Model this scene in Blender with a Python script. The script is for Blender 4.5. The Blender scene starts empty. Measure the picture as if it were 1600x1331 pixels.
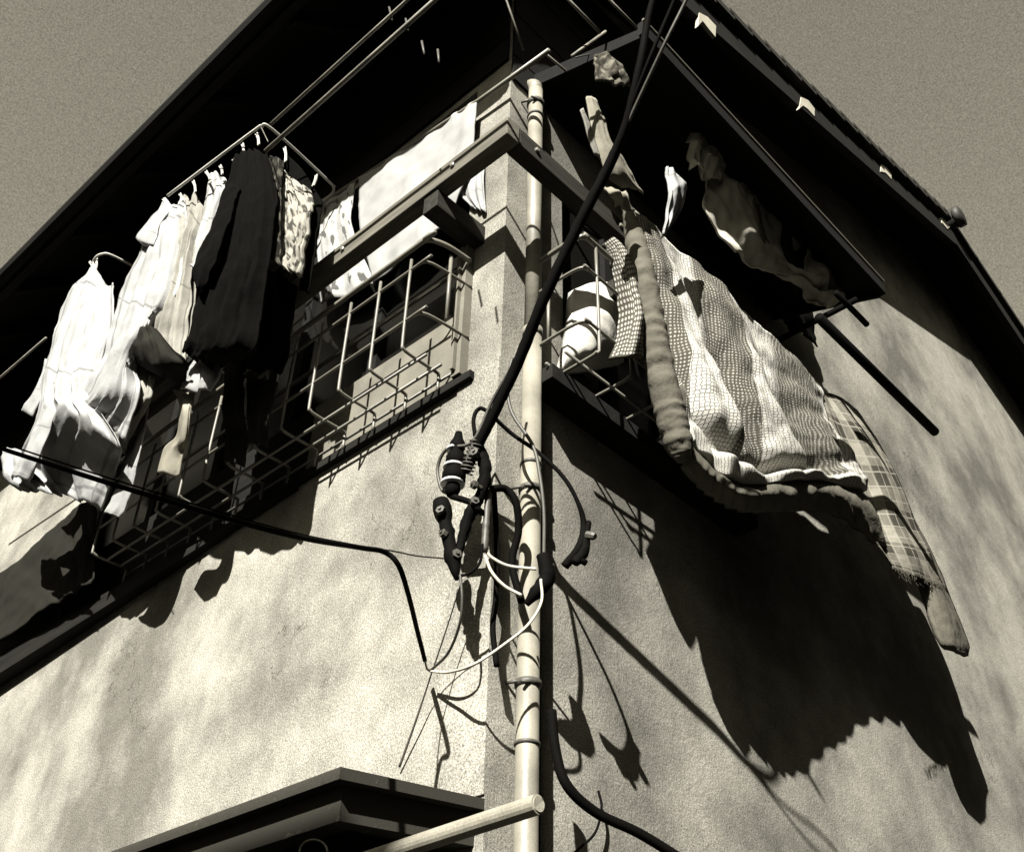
import bpy, math, random
from mathutils import Vector, Matrix, noise
random.seed(7)
SC = bpy.context.scene
COL = SC.collection
# ------------------------------------------------------------------ camera
FPX = 1727.286
RM = Matrix(((0.68217153, -0.46084307, -0.56768448), (-0.73088853, -0.40739589, -0.54756785), (0.02107053, 0.78844927, -0.61473879)))
CAM = Vector((-1.843, -1.834, 1.5))
cd = bpy.data.cameras.new('camera'); cam = bpy.data.objects.new('camera', cd); COL.objects.link(cam)
cam.matrix_world = Matrix.Translation(CAM) @ RM.to_4x4()
cd.sensor_fit = 'HORIZONTAL'; cd.sensor_width = 36; cd.lens = 36 * FPX / 1600
cd.clip_start = .05; cd.clip_end = 500
SC.camera = cam
# ------------------------------------------------------------------ light
SUN_T = Vector((.236, .118, -.195)).normalized()
sl = bpy.data.lights.new('sun', 'SUN'); sl.energy = 5; sl.angle = math.radians(.5); sl.color = (1, .975, .92)
so = bpy.data.objects.new('sun', sl); COL.objects.link(so)
so.rotation_euler = SUN_T.to_track_quat('-Z', 'Y').to_euler()
so.location = (-8, -4, 9)
elev = math.asin(-SUN_T.z); S = -SUN_T
W = bpy.data.worlds.new('World'); SC.world = W; W.use_nodes = True
nt = W.node_tree; nt.nodes.clear()
sky = nt.nodes.new('ShaderNodeTexSky'); sky.sky_type = 'NISHITA'; sky.sun_disc = False
sky.sun_elevation = elev; sky.sun_rotation = math.atan2(S.x, S.y)
bw = nt.nodes.new('ShaderNodeRGBToBW'); nt.links.new(sky.outputs[0], bw.inputs[0])
mx = nt.nodes.new('ShaderNodeMix'); mx.data_type = 'RGBA'; mx.blend_type = 'MULTIPLY'; mx.inputs[0].default_value = 1
tc = nt.nodes.new('ShaderNodeTexCoord'); ns = nt.nodes.new('ShaderNodeTexNoise'); ns.inputs['Scale'].default_value = 750; ns.inputs['Detail'].default_value = 2
nt.links.new(tc.outputs['Generated'], ns.inputs['Vector'])
mr = nt.nodes.new('ShaderNodeMapRange'); mr.inputs[1].default_value = .25; mr.inputs[2].default_value = .75; mr.inputs[3].default_value = .68; mr.inputs[4].default_value = 1.32
nt.links.new(ns.outputs[0], mr.inputs[0])
mm = nt.nodes.new('ShaderNodeMath'); mm.operation = 'MULTIPLY'; nt.links.new(bw.outputs[0], mm.inputs[0]); nt.links.new(mr.outputs[0], mm.inputs[1])
nt.links.new(mm.outputs[0], mx.inputs[6]); mx.inputs[7].default_value = (1.04, .96, .74, 1)
bg = nt.nodes.new('ShaderNodeBackground'); bg.inputs[1].default_value = .048; nt.links.new(mx.outputs[2], bg.inputs[0])
wo = nt.nodes.new('ShaderNodeOutputWorld'); nt.links.new(bg.outputs[0], wo.inputs[0])
vs = SC.view_settings; vs.view_transform = 'Standard'; vs.look = 'None'; vs.gamma = 1; vs.exposure = 2.2
SC.render.resolution_x = 1024; SC.render.resolution_y = 851
try:
    SC.cycles.max_bounces = 3; SC.cycles.diffuse_bounces = 2
except Exception: pass

# ------------------------------------------------------------------ helpers
def ray(px, py): return RM @ Vector((px - 800, 665.5 - py, -FPX))
def on(px, py, ax, val):
    d = ray(px, py); return CAM + d * ((val - CAM[ax]) / d[ax])
def L(px, py, s): return on(px, py, 0, -s)          # point standing s metres off the left wall
def Rt(px, py, s): return on(px, py, 1, -s)         # point standing s metres off the right wall
def DG(px, py, q):                                  # point q metres out from the corner, on the plane square to its diagonal
    d = ray(px, py); n = Vector((.7071, .7071, 0)); return CAM + d * ((-q - CAM.dot(n)) / d.dot(n))

def T(v, w=0):   # warm grey of a sepia print; w=1 gives a neutral white
    a = Vector((1.045, .975, .775)).lerp(Vector((1, 1, .97)), w); v *= .68; return (v * a.x, v * a.y, v * a.z, 1)

class N:
    def __init__(s, name):
        s.m = bpy.data.materials.new(name); s.m.use_nodes = True; s.t = s.m.node_tree; s.t.nodes.clear()
        s.out = s.t.nodes.new('ShaderNodeOutputMaterial'); s.b = s.t.nodes.new('ShaderNodeBsdfPrincipled')
        s.t.links.new(s.b.outputs[0], s.out.inputs[0]); s.tc = s.t.nodes.new('ShaderNodeTexCoord')
    def n(s, k, **kw):
        x = s.t.nodes.new('ShaderNode' + k)
        for a, b in kw.items(): setattr(x, a, b)
        return x
    def l(s, a, b): s.t.links.new(a, b)
    def set(s, sock, v):
        if hasattr(v, 'is_linked') or hasattr(v, 'links'): s.l(v, sock)
        else: sock.default_value = v
    def math(s, op, a, b=0.):
        x = s.n('Math', operation=op); s.set(x.inputs[0], a); s.set(x.inputs[1], b); return x.outputs[0]
    def map(s, co='Object', scale=(1, 1, 1), rot=(0, 0, 0)):
        x = s.n('Mapping'); s.l(s.tc.outputs[co], x.inputs[0]); x.inputs['Scale'].default_value = scale; x.inputs['Rotation'].default_value = rot; return x.outputs[0]
    def noise(s, scale, detail=2, vec=None, rough=.5):
        x = s.n('TexNoise'); x.inputs['Scale'].default_value = scale; x.inputs['Detail'].default_value = detail; x.inputs['Roughness'].default_value = rough
        s.l(vec if vec is not None else s.tc.outputs['Object'], x.inputs['Vector']); return x.outputs[0]
    def rng(s, v, a, b, c, d):
        x = s.n('MapRange'); s.l(v, x.inputs[0])
        for i, q in enumerate((a, b, c, d)): x.inputs[i + 1].default_value = q
        return x.outputs[0]
    def mix(s, f, a, b, bt='MIX'):
        x = s.n('Mix', data_type='RGBA', blend_type=bt); s.set(x.inputs[0], f); s.set(x.inputs[6], a); s.set(x.inputs[7], b); return x.outputs[2]
    def mulv(s, col, fac):     # multiply a colour by a scalar
        c = s.n('CombineColor'); 
        for i in range(3): s.l(fac, c.inputs[i])
        return s.mix(1., col, c.outputs[0], 'MULTIPLY')
    def fin(s, col, rough=.85, bump=None, dist=.002, strength=.5, spec=.2, grain=.2, gs=300):
        g = s.rng(s.noise(gs, 1), .25, .75, 1 - grain, 1 + grain)
        if not hasattr(col, 'links'):
            x = s.n('RGB'); x.outputs[0].default_value = col; col = x.outputs[0]
        s.l(s.mulv(col, g), s.b.inputs['Base Color']); s.b.inputs['Roughness'].default_value = rough
        s.b.inputs['Specular IOR Level'].default_value = spec
        if bump is not None:
            bp = s.n('Bump'); bp.inputs['Strength'].default_value = strength; bp.inputs['Distance'].default_value = dist
            s.l(bump, bp.inputs['Height']); s.l(bp.outputs[0], s.b.inputs['Normal'])
        return s.m

def simple(name, v, w=0, rough=.8, grain=.2, gs=300, bs=60, dist=.001, spec=.2, blot=.2, tint=None):
    k = N(name); c = tint or T(v, w)
    col = k.mulv(_rgb(k, c), k.rng(k.noise(7, 3), .3, .7, 1 - blot, 1 + blot))
    return k.fin(col, rough, k.noise(bs, 3), dist, .6, spec, grain, gs)
def _rgb(k, c):
    x = k.n('RGB'); x.outputs[0].default_value = c; return x.outputs[0]

# stucco: blotches, streaks running down-slope, pitted grain
k = N('stucco')
big = k.rng(k.noise(1.3, 6, rough=.62), .39, .61, .48, 1.18)
mid = k.rng(k.noise(14, 6, rough=.7), .3, .7, .84, 1.12)
st = k.rng(k.noise(150, 2), .3, .7, .7, 1.26)
fin_ = k.rng(k.noise(270, 2), .3, .7, .45, 1.5)
spk = k.rng(k.noise(95, 2), .66, .74, 1, .55)
wv = k.n('VectorMath', operation='ADD'); k.l(k.tc.outputs['Object'], wv.inputs[0]); nz = k.n('TexNoise'); nz.inputs['Scale'].default_value = 5; nz.inputs['Detail'].default_value = 5; k.l(k.tc.outputs['Object'], nz.inputs['Vector']); k.l(nz.outputs['Color'], wv.inputs[1])
vc = k.n('TexVoronoi', feature='DISTANCE_TO_EDGE'); vc.inputs['Scale'].default_value = .8; k.l(wv.outputs[0], vc.inputs['Vector'])
crk = k.math('MULTIPLY', k.rng(vc.outputs['Distance'], .0015, .005, 1, 0), k.rng(k.noise(1.7, 2), .54, .6, 0, .45))
crk = k.math('SUBTRACT', 1., crk)
c = k.mulv(_rgb(k, T(.25, .3)), k.math('MULTIPLY', k.math('MULTIPLY', k.math('MULTIPLY', big, mid), k.math('MULTIPLY', st, fin_)), k.math('MULTIPLY', crk, spk)))
h = k.math('ADD', k.math('MULTIPLY', k.noise(120, 3), .7), k.noise(45, 3))
STUCCO = k.fin(c, .95, h, .004, .5, .05, .12, 420)
# wood
def wood(name, v, axis=1, grain=.35):
    k = N(name); sc = [30, 30, 30]; sc[axis] = 2.5
    g = k.noise(1.6, 4, k.map('Object', sc))
    c = k.mulv(_rgb(k, T(v)), k.rng(g, .3, .7, 1 - grain, 1 + grain))
    return k.fin(c, .8, g, .002, .6, .1, .2)
WOODY = wood('weathered_wood', .1, 1); WOODX = wood('weathered_wood_cross', .022, 0)
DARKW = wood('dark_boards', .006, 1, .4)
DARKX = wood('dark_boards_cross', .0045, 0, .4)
VERGE = wood('verge_boards', .008, 0, .4)
SILLM = wood('sill_wood', .008, 1)
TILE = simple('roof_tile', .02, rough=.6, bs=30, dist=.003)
PVC = simple('painted_pipe', .17, rough=.5, blot=.35, spec=.3, grain=.14)
BAMB = simple('old_pole', .2, rough=.7, blot=.3)
WIRE = simple('coated_wire', .11, rough=.5, spec=.4, blot=.25)
TUBEM = simple('galvanised_tube', .13, rough=.45, spec=.4)
POLEM = simple('laundry_pole_metal', .14, rough=.6, spec=.3, blot=.6)
BLACK = simple('black_rubber', .0022, rough=.8, spec=.03, grain=.1)
GREYC = simple('grey_sheath', .05, rough=.55, spec=.3)
PALEC = simple('pale_sheath', .4, rough=.6, spec=.2)
PORC = simple('white_porcelain', .45, 1, rough=.2, spec=.5, grain=.05)
CAPW = simple('sunlit_cap', .35, rough=.7)
GLASS = simple('dark_glass', .006, rough=.25, spec=.3, grain=.05)
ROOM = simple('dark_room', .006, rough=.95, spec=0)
PANEL = simple('window_panel', .13, rough=.7)
ASPH = simple('asphalt', .04, rough=.95, bs=90, dist=.004)
# flaking paint on the canopy
k = N('flaking_paint'); f = k.rng(k.noise(26, 6, k.map('Object', (1, .35, 1)), rough=.7), .64, .68, 0, 1)
FLAKE = k.fin(k.mix(f, T(.034), T(.10)), .8, f, .002, .6, .1, .25)
def uvsplit(k):
    sp = k.n('SeparateXYZ'); k.l(k.tc.outputs['UV'], sp.inputs[0]); return sp.outputs[0], sp.outputs[1]
def clothmat(name, v, w=0, blot=.12, bs=14, dist=.004, grain=.08, tint=None, seam=False):
    k = N(name)
    if seam:
        u, vv = uvsplit(k); f = None
        for x, p_, q_ in ((vv, .955, .004), (u, .07, .006), (u, .93, .006), (vv, .10, .004), (vv, .47, .003)):
            g = k.rng(k.math('ABSOLUTE', k.math('SUBTRACT', x, p_)), q_, q_ * 2, 1, 0); f = g if f is None else k.math('MAXIMUM', f, g)
        blotn = k.math('MULTIPLY', k.rng(k.noise(9, 3), .3, .7, 1 - blot, 1 + blot), k.math('SUBTRACT', 1., k.math('MULTIPLY', f, .4)))
    else: blotn = k.rng(k.noise(9, 3), .3, .7, 1 - blot, 1 + blot)
    c = k.mulv(_rgb(k, tint or T(v, w)), blotn)
    wv = k.math('ADD', k.noise(bs, 4), k.math('MULTIPLY', k.noise(bs * 5, 2), .12))
    m = k.fin(c, .95, wv, dist * 2, .6, .03, grain, 260)
    return m
WHITE = clothmat('white_cotton', .27, 1, seam=True)
CREAM = clothmat('cream_cotton', .2, .4, .2, seam=True)
GREYCL = clothmat('grey_cotton', .11)
MIDCL = clothmat('mid_grey_cotton', .2, 0, .2)
SHADECL = clothmat('pale_grey_cotton', .4, .2, .35)
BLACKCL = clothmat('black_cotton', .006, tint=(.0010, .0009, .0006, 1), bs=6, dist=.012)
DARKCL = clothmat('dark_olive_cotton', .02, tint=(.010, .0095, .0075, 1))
# printed light cloth
def printed(name, a, b, sc, lo, hi, w=.3):
    k = N(name); f = k.rng(k.noise(sc, 3, k.map('UV', (1, 1, 1))), lo, hi, 0, 1)
    return k.fin(k.mix(f, T(a, w), T(b, w)), .95, k.noise(30, 3), .004, .6, .03, .1)
PRINT = printed('printed_cloth', .26, .05, 9, .5, .58)
PRINTD = printed('dark_printed_cloth', .008, .06, 12, .5, .62, 0)
def uvdots(k, sx, sy, r0, r1, warp=.0):
    m = k.map('UV', (sx, sy, 1))
    if warp:
        a = k.n('TexNoise'); a.inputs['Scale'].default_value = 7; a.inputs['Detail'].default_value = 3; k.l(k.tc.outputs['UV'], a.inputs['Vector'])
        b = k.n('VectorMath', operation='SCALE'); k.l(a.outputs['Color'], b.inputs[0]); b.inputs['Scale'].default_value = warp * sx * 1.6
        c = k.n('VectorMath', operation='ADD'); k.l(m, c.inputs[0]); k.l(b.outputs[0], c.inputs[1]); m = c.outputs[0]
    fr = k.n('VectorMath', operation='FRACTION'); k.l(m, fr.inputs[0])
    sb = k.n('VectorMath', operation='SUBTRACT'); k.l(fr.outputs[0], sb.inputs[0]); sb.inputs[1].default_value = (.5, .5, 0)
    sp = k.n('SeparateXYZ'); k.l(sb.outputs[0], sp.inputs[0])
    x = k.math('MULTIPLY', sp.outputs[0], sp.outputs[0]); y = k.math('MULTIPLY', sp.outputs[1], sp.outputs[1])
    d = k.math('SQRT', k.math('ADD', x, y)); return k.rng(d, r0, r1, 1, 0)
def bands(k, x, freq, off, duty=.5, soft=.03):
    fr = k.math('FRACT', k.math('ADD', k.math('MULTIPLY', x, freq), off)); return k.rng(fr, duty - soft, duty + soft, 0, 1)
# the large quilt: panels of white honeycomb print and of grey polka dots
k = N('patchwork_print'); u, v = uvsplit(k)
wob = k.math('MULTIPLY', k.math('SUBTRACT', k.noise(3, 2, k.tc.outputs['UV']), .5), .08)
bn = bands(k, k.math('ADD', u, wob), 2.6, .62, .5)
vo = k.n('TexVoronoi', feature='DISTANCE_TO_EDGE'); k.l(k.map('UV', (76, 92, 1)), vo.inputs['Vector']); vo.inputs['Scale'].default_value = 1; vo.inputs['Randomness'].default_value = .35
net = k.rng(vo.outputs['Distance'], .03, .15, 0, 1)
netc = k.mix(net, T(.10), T(.38, .6))
dot = uvdots(k, 80, 96, .16, .32, .035)
dotc = k.mix(dot, T(.055), T(.26, .5))
low = k.rng(v, .83, .85, 0, 1)
bsel = k.math('MULTIPLY', bn, k.math('SUBTRACT', 1., low))
qc = k.mix(bsel, netc, dotc)
hh = k.math('ADD', k.math('MULTIPLY', net, .3), k.noise(16, 3))
QUILT = k.fin(k.mulv(qc, k.rng(k.noise(3, 1), 0, 1, 1.25, 1.25)), .95, hh, .008, .5, .02, .12)
QEDGE = clothmat('quilt_border', .085, 0, .15, 18, .008)
k = N('polka_dots'); dd = uvdots(k, 13, 26, .26, .38)
POLKA = k.fin(k.mix(dd, T(.07), T(.34, .5)), .95, dd, .004, .5, .02, .12)
# tartan
k = N('tartan'); u, v = uvsplit(k)
bx_ = bands(k, u, 3.3, .1, .55, .02); by_ = bands(k, v, 5., .3, .5, .02)
s_ = k.math('ADD', bx_, by_)
col = k.mix(k.math('MULTIPLY', s_, .5), T(.05), T(.24, .1))
lx = k.rng(k.math('ABSOLUTE', k.math('SUBTRACT', k.math('FRACT', k.math('MULTIPLY', u, 9.9)), .5)), .03, .06, 1, 0)
ly = k.rng(k.math('ABSOLUTE', k.math('SUBTRACT', k.math('FRACT', k.math('MULTIPLY', v, 15.)), .5)), .03, .06, 1, 0)
col = k.mix(k.math('MULTIPLY', k.math('MAXIMUM', lx, ly), .8), col, T(.3, .2))
TART = k.fin(col, .95, k.noise(30, 3), .005, .5, .02, .15)
# sheet with faint scribbled print
k = N('scribbled_sheet'); nn = k.noise(6, 3, k.map('UV', (1.6, 1, 1), (0, 0, .9)))
ln = k.rng(k.math('ABSOLUTE', k.math('SUBTRACT', nn, .5)), .0008, .004, 1, 0)
ln = k.math('MULTIPLY', ln, k.rng(k.noise(3, 1, k.tc.outputs['UV']), .45, .55, 0, 1))
SHEET = k.fin(k.mix(k.math('MULTIPLY', ln, .55), T(.27, .9), T(.12)), .95, k.noise(8, 3), .006, .5, .02, .08)

# ---- mesh building
class MB:
    def __init__(s): s.v = []; s.f = []; s.uv = {}
    def quadbox(s, p):     # 8 corners: bottom 4 (ccw), top 4
        b = len(s.v); s.v += [Vector(q) for q in p]
        for q in ((3, 2, 1, 0), (4, 5, 6, 7), (0, 1, 5, 4), (1, 2, 6, 5), (2, 3, 7, 6), (3, 0, 4, 7)): s.f.append([b + i for i in q])
        return s
    def box(s, lo, hi):
        x0, y0, z0 = lo; x1, y1, z1 = hi
        return s.quadbox([(x0, y0, z0), (x1, y0, z0), (x1, y1, z0), (x0, y1, z0), (x0, y0, z1), (x1, y0, z1), (x1, y1, z1), (x0, y1, z1)])
    def prism(s, pts, d):  # polygon pushed along d
        b = len(s.v); n = len(pts); d = Vector(d)
        s.v += [Vector(p) for p in pts] + [Vector(p) + d for p in pts]
        s.f.append([b + i for i in range(n)][::-1]); s.f.append([b + n + i for i in range(n)])
        for i in range(n): j = (i + 1) % n; s.f.append([b + i, b + j, b + n + j, b + n + i])
        return s
    def tube(s, pts, r, n=10, smooth=True, res=8, closed=False, wob=0.):
        P = [Vector(p) for p in pts]; R = list(r) if isinstance(r, (list, tuple)) else [r] * len(P)
        if smooth and len(P) > 2: P, R = crom(P, R, res)
        m = len(P); b = len(s.v); up = None
        for i in range(m):
            t = (P[min(i + 1, m - 1)] - P[max(i - 1, 0)])
            t = t.normalized() if t.length > 1e-9 else Vector((0, 0, 1))
            if up is None: up = t.orthogonal().normalized()
            up = (up - t * up.dot(t)); up = up.normalized() if up.length > 1e-6 else t.orthogonal().normalized()
            w = t.cross(up)
            for j in range(n):
                a = 2 * math.pi * j / n; rr = R[i]
                if wob: rr *= 1 + wob * noise.noise(P[i] * 60 + Vector((j, 0, 0)))
                s.v.append(P[i] + (up * math.cos(a) + w * math.sin(a)) * rr)
        for i in range(m - 1):
            for j in range(n):
                k2 = (j + 1) % n; s.f.append([b + i * n + j, b + i * n + k2, b + (i + 1) * n + k2, b + (i + 1) * n + j])
        s.f.append([b + j for j in range(n)][::-1]); s.f.append([b + (m - 1) * n + j for j in range(n)])
        return s
    def lathe(s, p0, p1, prof, n=16):
        p0 = Vector(p0); p1 = Vector(p1); pts = [p0.lerp(p1, t) for t, _ in prof]
        return s.tube(pts, [r for _, r in prof], n, smooth=False)
    def cloth(s, rows, nu=40, nv=50, fold=None, nrm=(0, -1, 0), th=.008, u01=None, wr=.004, wf=9.):
        # rows of 3-D points (top to bottom) -> smooth sheet with folds and a back face
        G = [crom(r, [0] * len(r), 0, nu)[0] for r in rows]
        cols = list(zip(*G)); H = [crom(list(c), [0] * len(c), 0, nv)[0] for c in cols]   # H[u][v]
        nrm = Vector(nrm).normalized(); b = len(s.v); U = nu + 1; V = nv + 1
        for iv in range(V):
            for iu in range(U):
                p = H[iu][iv].copy(); uu = iu / nu; vv = iv / nv
                d = fold(uu, vv) if fold else 0
                q = p * wf
                d += wr * (noise.noise(q) + .5 * noise.noise(q * 2.3)) * 2
                s.v.append(p + nrm * d)
        back = []
        for i in range(U * V): back.append(s.v[b + i] - nrm * th)
        s.v += back
        def fq(o, q, flip):
            f = [b + o + i for i in q]; f = f[::-1] if flip else f; s.f.append(f)
            s.uv[len(s.f) - 1] = [((i % U) / nu, (i // U) / nv) for i in (q[::-1] if flip else q)]
        for iv in range(nv):
            for iu in range(nu):
                a = iv * U + iu; q = [a, a + 1, a + 1 + U, a + U]; fq(0, q, False); fq(U * V, q, True)
        rim = [(i, i + 1) for i in range(nu)] + [(nv * U + i + 1, nv * U + i) for i in range(nu)] + [((i + 1) * U, i * U) for i in range(nv)] + [(i * U + nu, (i + 1) * U + nu) for i in range(nv)]
        for a, c in rim:
            s.f.append([b + c, b + a, b + a + U * V, b + c + U * V]); q = [c, a, a, c]
            s.uv[len(s.f) - 1] = [((i % U) / nu, (i // U) / nv) for i in q]
        return s

def crom(P, R, res, n=None):
    m = len(P)
    def at(t):
        i = min(int(t), m - 2); f = t - i
        p0 = P[i - 1] if i > 0 else P[i] * 2 - P[i + 1]; p1 = P[i]; p2 = P[i + 1]; p3 = P[i + 2] if i + 2 < m else P[i + 1] * 2 - P[i]
        q = .5 * ((2 * p1) + (p2 - p0) * f + (2 * p0 - 5 * p1 + 4 * p2 - p3) * f * f + (3 * p1 - p0 - 3 * p2 + p3) * f ** 3)
        return q, R[i] * (1 - f) + R[i + 1] * f
    c = n if n else (m - 1) * res
    o = [at((m - 1) * i / c) for i in range(c + 1)]
    return [a for a, _ in o], [b for _, b in o]

OFF = {}
def obj(name, mb, mat, parent=None, smooth=False, bevel=0, label=None, origin=None):
    me = bpy.data.meshes.new(name)
    if parent is not None: off = OFF[parent.name]
    else:
        if origin is None:
            xs = [v.x for v in mb.v]; ys = [v.y for v in mb.v]; zs = [v.z for v in mb.v]
            origin = ((min(xs) + max(xs)) / 2, (min(ys) + max(ys)) / 2, min(zs))
        off = Vector(origin)
    me.from_pydata([tuple(v - off) for v in mb.v], [], mb.f)
    if mb.uv:
        ul = me.uv_layers.new(name='UVMap')
        for p in me.polygons:
            if p.index in mb.uv:
                for li, q in zip(p.loop_indices, mb.uv[p.index]): ul.data[li].uv = q
    me.materials.append(mat)
    if smooth:
        for p in me.polygons: p.use_smooth = True
    me.validate(); me.update()
    o = bpy.data.objects.new(name, me); COL.objects.link(o)
    if parent is not None: o.parent = parent
    else: o.location = off
    OFF[o.name] = off
    if bevel:
        b = o.modifiers.new('bevel', 'BEVEL'); b.width = bevel; b.segments = 2; b.limit_method = 'ANGLE'
    if label: o['label'] = label
    return o
def tag(o, label, cat, group=None):
    o['label'] = label; o['category'] = cat
    if group: o['group'] = group
    return o
def thing(name, label, cat, loc, group=None):
    o = bpy.data.objects.new(name, None); COL.objects.link(o); o.location = loc; o.empty_display_size = .1
    OFF[o.name] = Vector(loc); return tag(o, label, cat, group)
def struct(name, mb, mat):
    o = obj(name, mb, mat, origin=(0, 0, 0)); o['kind'] = 'structure'; return o

# ------------------------------------------------------------------ ground
struct('ground', MB().box((-60, -60, -.2), (60, 60, 0)), ASPH)

# ------------------------------------------------------------------ house
house = thing('house', 'stucco corner house with deep dark eaves and tiled gable seen from below', 'house', (0, 0, 0))
y0, y1, z0, z1 = .19, 2.75, 3.80, 5.36           # window opening, left wall
x0, x1, za, zb = .30, 1.25, 3.80, 4.98          # window opening, right wall
AP = Rt(1480, 352, .30); LO = Rt(1103, 12, .30); MS = (AP.z - LO.z) / (AP.x - LO.x)
def rz(x): return AP.z - MS * (AP.x - x)
FR = Rt(1600, 532, .30); MR = (AP.z - FR.z) / (FR.x - AP.x); XE = AP.x + (AP.z - 5.9) / MR
w = MB()
w.box((0, 0, 0), (.15, 9, z0)); w.box((0, 0, z0), (.15, y0, z1)); w.box((0, y1, z0), (.15, 9, z1)); w.box((0, 0, z1), (.15, 9, 6.4))
w.box((.15, 0, 0), (XE, .15, za)); w.box((.15, 0, za), (x0, .15, zb)); w.box((x1, 0, za), (XE, .15, zb)); w.box((.15, 0, zb), (XE, .15, 5.9))
w.prism([(.15, .15, 5.9), (XE, .15, 5.9), (AP.x, .15, AP.z - .1), (.15, .15, rz(.15) - .1)], (0, -.15, 0))
obj('wall', w, STUCCO, house)
# dark boarding laid on to deepen the eave shade on both upper walls
b = MB()
for i in range(6): b.box((-.014 - .003 * (i % 2), .012, 5.40 + i * .15), (-.002, 8.9, 5.545 + i * .15))
for i in range(8): b.box((.0, -.014 - .003 * (i % 2), 5.26 + i * .15), (1.5, -.002, 5.405 + i * .15))
obj('shade_boarding', b, DARKW, house)
# roof slabs
th = .14; yf = -.30
def slab(mb, xa, zA, xb, zB, ya, yb, t):
    mb.quadbox([(xa, ya, zA - t), (xb, ya, zB - t), (xb, yb, zB - t), (xa, yb, zA - t), (xa, ya, zA), (xb, ya, zB), (xb, yb, zB), (xa, yb, zA)])
EX, EZ = -.62, 5.84
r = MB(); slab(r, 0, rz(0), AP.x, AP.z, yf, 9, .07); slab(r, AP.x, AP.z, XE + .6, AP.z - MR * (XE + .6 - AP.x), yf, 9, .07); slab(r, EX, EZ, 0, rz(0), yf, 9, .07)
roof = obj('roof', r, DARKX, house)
g = MB(); slab(g, 0, rz(0) - .075, AP.x, AP.z - .075, yf - .02, yf + .03, .15); slab(g, AP.x, AP.z - .075, XE + .6, AP.z - .075 - MR * (XE + .6 - AP.x), yf - .02, yf + .03, .13)
obj('barge_board', g, VERGE, house)
tl = MB(); n = 24; ln_ = (AP.x - 0)
for i in range(n):                     # stepped verge tiles climbing to the ridge
    xa = i * ln_ / n; xb = xa + ln_ / n + .04
    slab(tl, xa, rz(xa) + .075, xb, rz(xb) + .035, yf - .06, yf + .2, .05)
m2 = 18
for i in range(m2):
    xa = AP.x + i * (XE + .6 - AP.x) / m2; xb = xa + (XE + .6 - AP.x) / m2 + .02
    slab(tl, xa, AP.z - MR * (xa - AP.x) + .03, xb, AP.z - MR * (xb - AP.x) + .03, yf - .05, yf + .2, .045)
obj('verge_tile', tl, TILE, roof)
rc = MB(); rc.tube([(AP.x, yf - .1, AP.z + .03), (AP.x, 9, AP.z + .03)], .08, 12)
rc.lathe((AP.x, yf - .13, AP.z + .02), (AP.x, yf - .07, AP.z + .02), [(0, .04), (.2, .085), (.8, .085), (1, .08)], 14)
obj('ridge_cap', rc, TILE, roof, True)
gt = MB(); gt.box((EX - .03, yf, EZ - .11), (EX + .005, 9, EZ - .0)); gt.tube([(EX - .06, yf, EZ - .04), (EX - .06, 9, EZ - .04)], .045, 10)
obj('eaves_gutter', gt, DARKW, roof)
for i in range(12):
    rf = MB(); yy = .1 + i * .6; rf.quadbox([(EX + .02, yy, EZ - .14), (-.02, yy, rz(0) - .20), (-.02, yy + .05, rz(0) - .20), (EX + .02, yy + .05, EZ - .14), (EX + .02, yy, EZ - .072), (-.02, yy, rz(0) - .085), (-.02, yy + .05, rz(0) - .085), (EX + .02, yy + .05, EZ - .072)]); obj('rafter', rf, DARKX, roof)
# purlin ends under the verge, their sunlit patches set as pale caps
for pts in ([(1093, 20), (1106, 27), (1119, 41), (1118, 58), (1108, 46), (1098, 33), (1091, 41)], [(1252, 152), (1263, 157), (1273, 170), (1273, 182), (1262, 170), (1255, 165), (1249, 170)],
            [(1377, 257), (1386, 262), (1393, 271), (1393, 280), (1384, 270), (1376, 268)], [(1470, 339), (1476, 343), (1484, 355), (1481, 358), (1472, 348)]):
    q = [Rt(x, y, .325) for x, y in pts]; obj('purlin_end', MB().prism(q, (0, .02, 0)), CAPW, house)
# corner trim of smoother plaster
obj('corner_render', MB().box((-.006, .0, 2.42), (-.0005, .185, z0)), STUCCO, house)
# rooms behind the openings (dark, closed)
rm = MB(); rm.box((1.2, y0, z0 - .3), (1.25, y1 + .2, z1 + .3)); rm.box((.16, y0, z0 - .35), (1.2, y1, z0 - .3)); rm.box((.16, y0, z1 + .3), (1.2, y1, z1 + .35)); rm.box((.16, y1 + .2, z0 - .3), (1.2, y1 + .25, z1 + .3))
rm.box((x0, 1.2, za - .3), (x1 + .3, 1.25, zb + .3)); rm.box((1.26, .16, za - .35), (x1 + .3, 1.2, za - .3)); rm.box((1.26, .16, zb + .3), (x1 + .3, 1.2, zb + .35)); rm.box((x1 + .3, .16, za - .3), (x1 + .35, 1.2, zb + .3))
obj('room_lining', rm, ROOM, house)
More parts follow.
